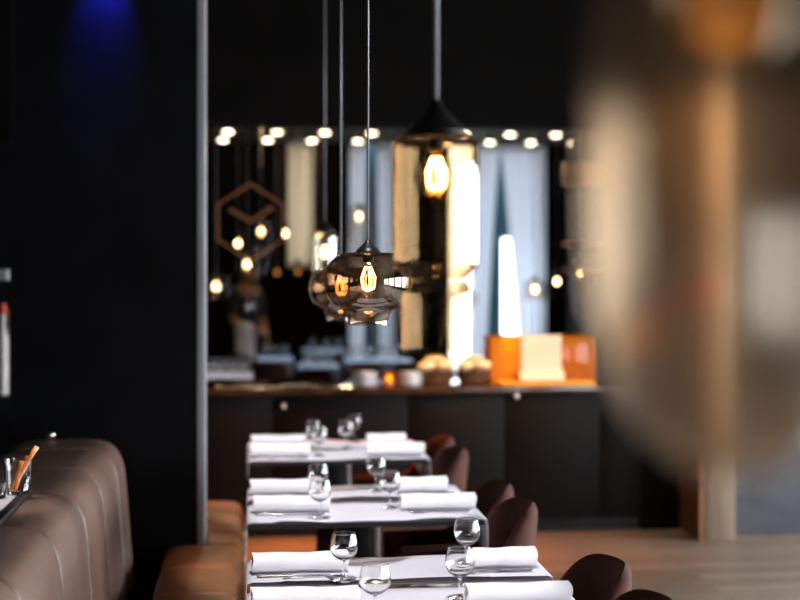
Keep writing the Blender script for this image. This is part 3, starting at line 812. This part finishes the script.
# big out of focus lamp close to the viewer
near_prof = catmull([(.03, 1.955), (.055, 1.952), (.078, 1.925), (.088, 1.88), (.09, 1.80), (.09, 1.72), (.087, 1.66), (.078, 1.61), (.062, 1.572), (.04, 1.548), (.03, 1.541)], 5)
near_cap = [(0, 1.94), (.05, 1.94), (.052, 1.955), (.03, 1.98), (.012, 2.0), (0, 2.001)]
pendant('pendant_lamp', X(728, .86), .86, near_prof, M['nearglass'], near_cap, 1.835, 'huge blurred amber glass lamp close to the viewer at the right', rr=.04, cord=.005, group='glass lamps hanging over the tables', mglow='glowdim')

# pendants of the room beyond (small, out of focus)
def mini(px, py, Yd, kind, label, glow='farglow', rr=.021):
    c = at(px, py, Yd); z = c.z
    if kind == 'bare': prof = [(.03, z + .07), (.036, z + .03), (.036, z + .02)]
    elif kind == 'tall': prof = [(.03, z + .12), (.08, z + .10), (.085, z + .06), (.085, z - .20), (.06, z - .22), (.065, z - .24), (.065, z - .38)]
    elif kind == 'box': prof = [(.03, z + .09), (.095, z + .085), (.1, z + .07), (.1, z - .07), (.095, z - .085), (.05, z - .09)]
    else: prof = [(.03, z + .10), (.09, z + .08), (.14, z + .02), (.14, z - .03), (.10, z - .08), (.07, z - .10), (.07, z - .15)]
    cap = [(0, z + .075), (.034, z + .075), (.03, z + .10), (.008, z + .13), (0, z + .131)]
    return pendant('pendant_lamp', c.x, Yd, prof, M['pale'], cap, z, label, rr=rr, cord=.003, top=3.2, seg=24, clear=False, thick=0, mglow=glow, group='small lamps hanging in the room beyond')
minis = [(238, 244, 12.5, 'bare', 'small bare glowing bulb under the copper hexagon'), (261, 232, 13.2, 'tall', 'small glowing lamp with tall glass right of the hexagon centre'),
         (285, 234, 12.8, 'bare', 'small bare bulb glowing at the right corner of the hexagon'), (247, 265, 11.5, 'tall', 'lamp with tall pale glass above the waiter'),
         (216, 287, 11.0, 'box', 'lamp in boxy pale glass beside the grey pillar strip'), (359, 217, 13.0, 'tall', 'small lamp glowing before the left curtain of the wide window'),
         (535, 290, 12.5, 'box', 'lamp in boxy glass before the rightmost curtain'), (557, 282, 12.0, 'bare', 'small bare bulb just right of the rightmost curtain'),
         (581, 272, 12.6, 'tall', 'small lamp in tall glass above the orange acrylic box'), (319, 233, 14.4, 'bare', 'tiny bulb close above the pale cylinder lamp')]
for px, py, Yd, kd, lab in minis: mini(px, py, Yd, kd, lab)
mini(277, 273, 14.6, 'bare', 'dim orange bulb, left of the two dim ones beyond the counter', 'glowdim'); mini(298, 272, 14.9, 'bare', 'dim orange bulb, right of the two dim ones beyond the counter', 'glowdim')
mini(463, 298, 13.5, 'globe', 'small squat lamp seen below the tall amber cylinder', 'farglow')

# copper hexagon hung on two wires
Yq = 10.4
hx = [at(*p_, Yq) for p_ in ((250.5, 183), (284, 204), (284, 240), (250.5, 262), (217, 240), (217, 204))]
r = empty('hexagon_emblem', (hx[0].x, Yq, hx[0].z), 'copper hexagon outline with a chevron inside, hanging beyond the counter', 'emblem')
o0 = Vector((hx[0].x, Yq, hx[0].z))
bm = bmesh.new(); rows = []
cen = sum(hx, Vector()) / 6
for i in range(7):
    p_ = hx[i % 6]; inn = cen + (p_ - cen) * .95
    rows.append([p_ - o0 + Vector((0, -.012, 0)), inn - o0 + Vector((0, -.012, 0)), inn - o0 + Vector((0, .012, 0)), p_ - o0 + Vector((0, .012, 0))])
grid(bm, rows, False, True); put(bm, 'frame', M['copper'], r)
bm = bmesh.new(); v_ = [at(*p_, Yq) - o0 for p_ in ((229, 209), (250, 221), (272, 208))]
tube(bm, v_, .014, 6); tube(bm, [at(267, 208, Yq) - o0, at(272, 208, Yq) - o0], .014, 6); put(bm, 'chevron', M['copper'], r)
bm = bmesh.new(); tube(bm, [(0, 0, -.01), (0, 0, 3.2 - o0.z)], .002, 6); put(bm, 'wire', M['blackmetal'], r)

# copper shelf rails on the right side of the room beyond
r = empty('copper_shelf', (X(592, 10.6), 10.6, 0), 'dark shelf post with copper ledges right of the small hanging bulbs', 'shelf')
part('post', M['blackmetal'], r, (.42, .47, -.02, .02, 0, 3.2))
for py, t in ((174, .17), (244, .03), (270, .03)):
    zz = Z(592, py, 10.6)
    part('ledge', M['copper'], r, (-.22, .43, -.08, .08, zz - t / 2, zz + t / 2), bev=.004)
# red and white strip sign in the passage
r = empty('strip_sign', (X(702, 10.9), 8.27, 1.5), 'thin red and white lit strip on the oak column', 'sign')
r.location = ((PX0 + PX1) / 2, 8.288, Z(717, 291, 8.29))
part('red_strip', M['redlight'], r, (-.12, -.0, -.02, 0, -.02, .02)); part('white_strip', M['ceramic'], r, (0, .12, -.02, 0, -.012, .012))

# ------------------------------------------------------------------ tables, chairs, glasses of the room beyond
def far_table(xa, xb, Yd, D, m, label):
    r = empty('dining_table', ((xa + xb) / 2, Yd, 0), label, 'table', 'tables in the room beyond'); hw = (xb - xa) / 2
    part('tabletop', M['tabletop'], r, (-hw, hw, -D / 2, D / 2, .72, .745), bev=.003)
    part('tablecloth_top', m, r, (-hw - .004, hw + .004, -D / 2 - .004, D / 2 + .004, .745, .75), (-hw - .004, hw + .004, -D / 2 - .005, -D / 2, .60, .75))
    part('pedestal', M['blackmetal'], r, (-.05, .05, -.05, .05, .02, .72), bev=.005)
    part('foot_plate', M['blackmetal'], r, (-.25, .25, -.25, .25, 0, .02), bev=.005)
far = [(X(120, 12), X(252, 12), 12.1, .7, M['paper'], 'white clothed table crowded with glasses beyond the counter, next to the pillar strip', [(209, 12.0), (214, 12.2), (220, 11.95), (226, 12.25), (232, 12.0), (238, 12.2), (243, 11.95), (248, 12.2)]),
       (X(258, 14.3), X(292, 14.3), 14.3, .6, M['window_blue_cloth'], 'table with painted window-blue cloth beyond the counter, right of the waiter', [(266, 14.3), (274, 14.4), (284, 14.25)]),
       (X(298, 13.2), X(338, 13.2), 13.2, .6, M['window_blue_cloth'], 'table with painted window-blue cloth beyond the counter, below the globe lamps', [(306, 13.2), (316, 13.3), (330, 13.1)]),
       (X(345, 14.0), X(410, 14.0), 14.0, .7, M['window_blue_cloth'], 'table with painted window-blue cloth beyond the counter, left of the bread baskets', [(352, 14.0), (362, 14.1), (370, 13.9), (384, 14.1), (396, 13.9)]),
       (X(303, 15.6), X(345, 15.6), 15.6, .6, M['window_blue_cloth'], 'farthest table with painted window-blue cloth close to the window wall', [(312, 15.6), (326, 15.5), (338, 15.6)])]
for xa, xb, Yd, D, m, lab, gs in far:
    far_table(xa, xb, Yd, D, m, lab)
    short = lab.split(' beyond')[0].split(' close')[0]
    for i, (px, yy) in enumerate(gs):
        where = {0: 'next to the pillar strip', 1: 'right of the waiter', 2: 'below the globe lamps', 3: 'left of the bread baskets', 4: 'closest to the window wall'}[far.index((xa, xb, Yd, D, m, lab, gs))]
        dup(glass0, (X(px, yy), yy, .7505), label='blurred wine glass, %s from left on far table %s' % (ord_[i], where), group='wine glasses in the room beyond')
for px, yy, rz, lab in ((314, 12.55, PI / 2, 'dark chair beyond the counter in front of the table below the globe lamps'), (270, 13.65, PI / 2, 'dark chair beyond the counter in front of the table right of the waiter'),
                        (344, 14.9, 0, 'dark chair beyond the counter between two clothed tables'), (364, 13.3, PI / 2, 'dark chair beyond the counter, left of the two before the wide clothed table'),
                        (408, 13.3, PI / 2, 'dark chair beyond the counter, right of the two before the wide clothed table')):
    dup(CH, (X(px, yy), yy - .25 if rz else yy, 0), rz - PI if rz else rz, lab, 'dark chairs in the room beyond')

# ------------------------------------------------------------------ the waiter
def skin_fig(name, chains, m, parent, root=0, sub=1):
    """chains: list of lists of (x, y, z, rx, ry); the first vertex of a later chain may be an index into earlier ones"""
    me = bpy.data.meshes.new(name); vs, es, rad = [], [], []
    for ch in chains:
        prev = None
        for q in ch:
            if isinstance(q, int): prev = q; continue
            vs.append(q[:3]); rad.append(q[3:]); i = len(vs) - 1
            if prev is not None: es.append((prev, i))
            prev = i
    me.from_pydata(vs, es, []); me.materials.append(m)
    o = bpy.data.objects.new(name, me); C.objects.link(o); o.parent = parent
    s = o.modifiers.new('skin', 'SKIN'); s.use_smooth_shade = True
    for i, rr in enumerate(rad):
        sv = me.skin_vertices[0].data[i]; sv.radius = rr; sv.use_root = (i == root)
    d = o.modifiers.new('sub', 'SUBSURF'); d.levels = sub; d.render_levels = sub
    return o
wp = Vector((X(246.5, 14.9), 14.9, 0))
wt = empty('person', wp, 'person in dark clothes standing among the far tables, white cloth over forearm', 'person', rz=-.75)
# local frame: faces +X, left is +Y
arm = [(0, -.17, 1.40, .055, .055), (.0, -.22, 1.27, .05, .05), (.02, -.24, 1.13, .042, .042), (.16, -.21, 1.05, .034, .034), (.25, -.16, 1.03, .026, .03), (.31, -.13, 1.02, .03, .02)]
arm2 = [(0, .17, 1.40, .055, .055), (.0, .22, 1.27, .05, .05), (.0, .24, 1.12, .042, .042), (.05, .24, .96, .033, .033), (.08, .23, .85, .026, .03), (.09, .23, .77, .02, .035)]
body = skin_fig('body', [[(0, 0, .98, .12, .15), (0, 0, 1.15, .105, .135), (0, 0, 1.32, .115, .155), (0, 0, 1.43, .075, .11), (.01, 0, 1.50, .052, .052), (.025, 0, 1.56, .07, .065), (.03, 0, 1.63, .09, .075), (.02, 0, 1.70, .065, .06)],
                         [3] + arm, [3] + arm2,
                         [0, (0, -.10, .88, .085, .085), (.01, -.10, .50, .055, .055), (0, -.10, .10, .038, .038), (.10, -.10, .045, .03, .04)],
                         [0, (0, .10, .88, .085, .085), (.01, .10, .50, .055, .055), (0, .10, .10, .038, .038), (.10, .10, .045, .03, .04)]], M['skin'], wt, 0, 2)
for dy in (-.028, .028):
    bm = bmesh.new(); bmesh.ops.create_uvsphere(bm, u_segments=10, v_segments=8, radius=.011); put(bm, 'eye', M['ceramic'], wt, True, loc=(.112, dy, 1.635))
bm = bmesh.new(); bmesh.ops.create_uvsphere(bm, u_segments=12, v_segments=8, radius=.016); bmesh.ops.scale(bm, verts=bm.verts, vec=(1.1, .8, 1.5)); put(bm, 'nose', M['skin'], wt, True, loc=(.12, 0, 1.605))
for dy in (-.078, .078):
    bm = bmesh.new(); bmesh.ops.create_uvsphere(bm, u_segments=12, v_segments=8, radius=.028); bmesh.ops.scale(bm, verts=bm.verts, vec=(.7, .35, 1.1)); put(bm, 'ear', M['skin'], wt, True, loc=(.02, dy, 1.62))
for k in range(4):
    bm = bmesh.new(); a = .02 * (k - 1.5)
    tube(bm, [(.31, -.13 + a, 1.022), (.35, -.12 + a * 1.1, 1.018), (.375, -.11 + a * 1.1, 1.0), (.38, -.11 + a, .975)], .009, 8); put(bm, 'finger', M['skin'], wt, True)
bm = bmesh.new(); bmesh.ops.create_uvsphere(bm, u_segments=20, v_segments=14, radius=1)
for v in bm.verts:
    q = v.co
    v.co = Vector((.005 + q.x * .108 - (.03 if q.x > 0 and q.z < .35 else 0) * (1 if q.x > .2 else 0), q.y * .09, 1.665 + q.z * .085))
put(bm, 'hair', M['hair'], wt, True)
skin_fig('shirt', [[(0, 0, .95, .135, .165), (0, 0, 1.15, .118, .15), (0, 0, 1.32, .128, .168), (0, 0, 1.43, .088, .125)], [3, (0, -.17, 1.40, .068, .068), (.0, -.22, 1.27, .063, .063), (.02, -.24, 1.15, .055, .055)], [3, (0, .17, 1.40, .068, .068), (.0, .22, 1.27, .063, .063), (.0, .24, 1.12, .055, .055)]], M['shirt'], wt, 0, 2)
skin_fig('trousers', [[(0, 0, .96, .13, .16)], [0, (0, -.10, .86, .098, .098), (.01, -.10, .50, .07, .07), (0, -.10, .09, .058, .058)], [0, (0, .10, .86, .098, .098), (.01, .10, .50, .07, .07), (0, .10, .09, .058, .058)]], M['shirt'], wt, 0, 2)
# white service cloth folded over the right forearm
rows = []
d_ = Vector((.20, .065, -.035)).normalized(); n_ = Vector((-d_.y, d_.x, 0))
c0 = Vector((.12, -.217, 1.066))
path = [(.052 + .006 * k / 8, -.34 * (1 - k / 8)) for k in range(9)] + [(.052 * math.cos(a), .046 * math.sin(a)) for a in [PI * k / 10 for k in range(1, 10)]] + [(-.052 - .006 * k / 8, -.30 * k / 8) for k in range(9)]
for (u, h) in path:
    rows.append([c0 + d_ * (.17 * k / 10 - .03) + n_ * (u + .006 * math.sin(k * 1.4) * min(1, abs(min(h, 0)) * 6)) + Vector((0, 0, h)) for k in range(11)])
bm = bmesh.new(); grid(bm, rows); o = put(bm, 'service_cloth', M['apron'], None, True, loc=wp, rot=(0, 0, -.75)); sm = o.modifiers.new('t', 'SOLIDIFY'); sm.thickness = .004
tag(o, 'white service cloth folded over the forearm of the standing person', 'cloth')

# ------------------------------------------------------------------ light
def area(name, loc, rot, sx, sy, col, e):
    l = bpy.data.lights.new(name, 'AREA'); l.shape = 'RECTANGLE'; l.size = sx; l.size_y = sy; l.color = col; l.energy = e
    o = bpy.data.objects.new(name, l); C.objects.link(o); o.location = loc; o.rotation_euler = rot; return o
for i, (a, b) in enumerate(wins):      # daylight outside the windows of the right wall
    area('daylight_window', (XR + .35, (a + b) / 2, 1.36), (0, PI / 2, 0), 1.9, b - a + .1, (.90, .94, 1.0), (130, 160, 165, 190, 190)[i])
def spotl(name, loc, target, col, e, ang, blend=.5, size=.04):
    l = bpy.data.lights.new(name, 'SPOT'); l.color = col; l.energy = e; l.spot_size = math.radians(ang); l.spot_blend = blend; l.shadow_soft_size = size
    o = bpy.data.objects.new(name, l); C.objects.link(o); o.location = loc
    o.rotation_euler = (Vector(target) - Vector(loc)).to_track_quat('-Z', 'Y').to_euler(); return o
spotl('blue_spotlight', (X(105, 6.1), 6.075, 3.02), (X(105, 6.2), 6.2, 2.83), (.02, .03, 1.0), 75, 62, 1, .02)
for xx, e in ((-.05, 420), (.85, 420), (1.6, 200)): spotl('warm_downlight', (xx, 7.9, H - .02), (xx, 8.05, 0), (1, .29, .035), e * 1.7, 36, .8)
spotl('bench_downlight', (-.15, 6.3, H - .02), (-.15, 6.2, .45), (1, .50, .20), 80, 32, .8)
for i, (yc, e) in enumerate(((4.0, 350), (5.45, 360), (7.0, 340))): spotl('table_downlight', (.34, yc - .9, H - .02), (.37, yc, TH), (1, .96, .98), e, 23.5, .35)
spotl('tray_downlight', (-.9, 4.5, H - .02), (-.80, 4.42, TZ), (1, .95, .93), 200, 11, .5)
spotl('bread_light', (X(460, 7.4), 7.3, H - .02), (X(455, YC + .17), YC + .17, CT + .09), (1, .70, .42), 750, 15, .6)
spotl('box_light', (X(545, 7.4), 7.3, H - .02), (X(543, YC + .15), YC + .15, CT + .15), (1, .72, .44), 560, 17, .6)
spotl('column_light', ((PX0 + PX1) / 2 - .1, 7.3, H - .02), ((PX0 + PX1) / 2, 8.3, 2.1), (1, .8, .58), 330, 40, .9)
for px, Yd, e in ((218, 12.0, 130), (274, 14.1, 150), (318, 13.0, 130), (375, 13.8, 180), (325, 15.4, 150)):
    spotl('far_table_fill', (X(px, Yd), Yd - .3, 3.15), (X(px, Yd), Yd, .75), (.9, .94, 1), e * 1.3, 32, .7, .16)  # added cool fill to brighten the far tables, without fixtures
for px, py, Yd in ((262, 190, 13.0), (360, 190, 14.5), (520, 190, 13.0)):  # added fill under the ceiling for the light of the small bulbs
    p = at(px, py, Yd); l = bpy.data.lights.new('far_bulb_fill', 'POINT'); l.color = (1, .72, .42); l.energy = 25; l.shadow_soft_size = .06
    o = bpy.data.objects.new('far_bulb_fill', l); C.objects.link(o); o.location = (p.x, Yd, 3.1)

w = bpy.data.worlds.new('overcast_sky'); bpy.context.scene.world = w; w.use_nodes = True
bg = w.node_tree.nodes['Background']; bg.inputs[0].default_value = (.90, .95, 1.0, 1); bg.inputs[1].default_value = 5.5

# ------------------------------------------------------------------ camera
cam = bpy.data.cameras.new('camera'); co = bpy.data.objects.new('camera', cam); C.objects.link(co)
co.location = (0, 0, CAMZ); co.rotation_euler = (PI / 2, 0, -YAW)
cam.sensor_width = 36; cam.lens = 36 * F / 800; cam.shift_y = -32 / 800; cam.clip_start = .05
cam.dof.use_dof = True; cam.dof.focus_distance = 4.1; cam.dof.aperture_fstop = cam.lens / 39.0; cam.dof.aperture_blades = 0
S = bpy.context.scene; S.camera = co
S.view_settings.view_transform = 'Standard'; S.view_settings.look = 'None'; S.view_settings.gamma = 1; S.view_settings.exposure = 0
S.cycles.max_bounces = 10; S.cycles.transparent_max_bounces = 24; S.cycles.transmission_bounces = 10; S.cycles.sample_clamp_indirect = 25
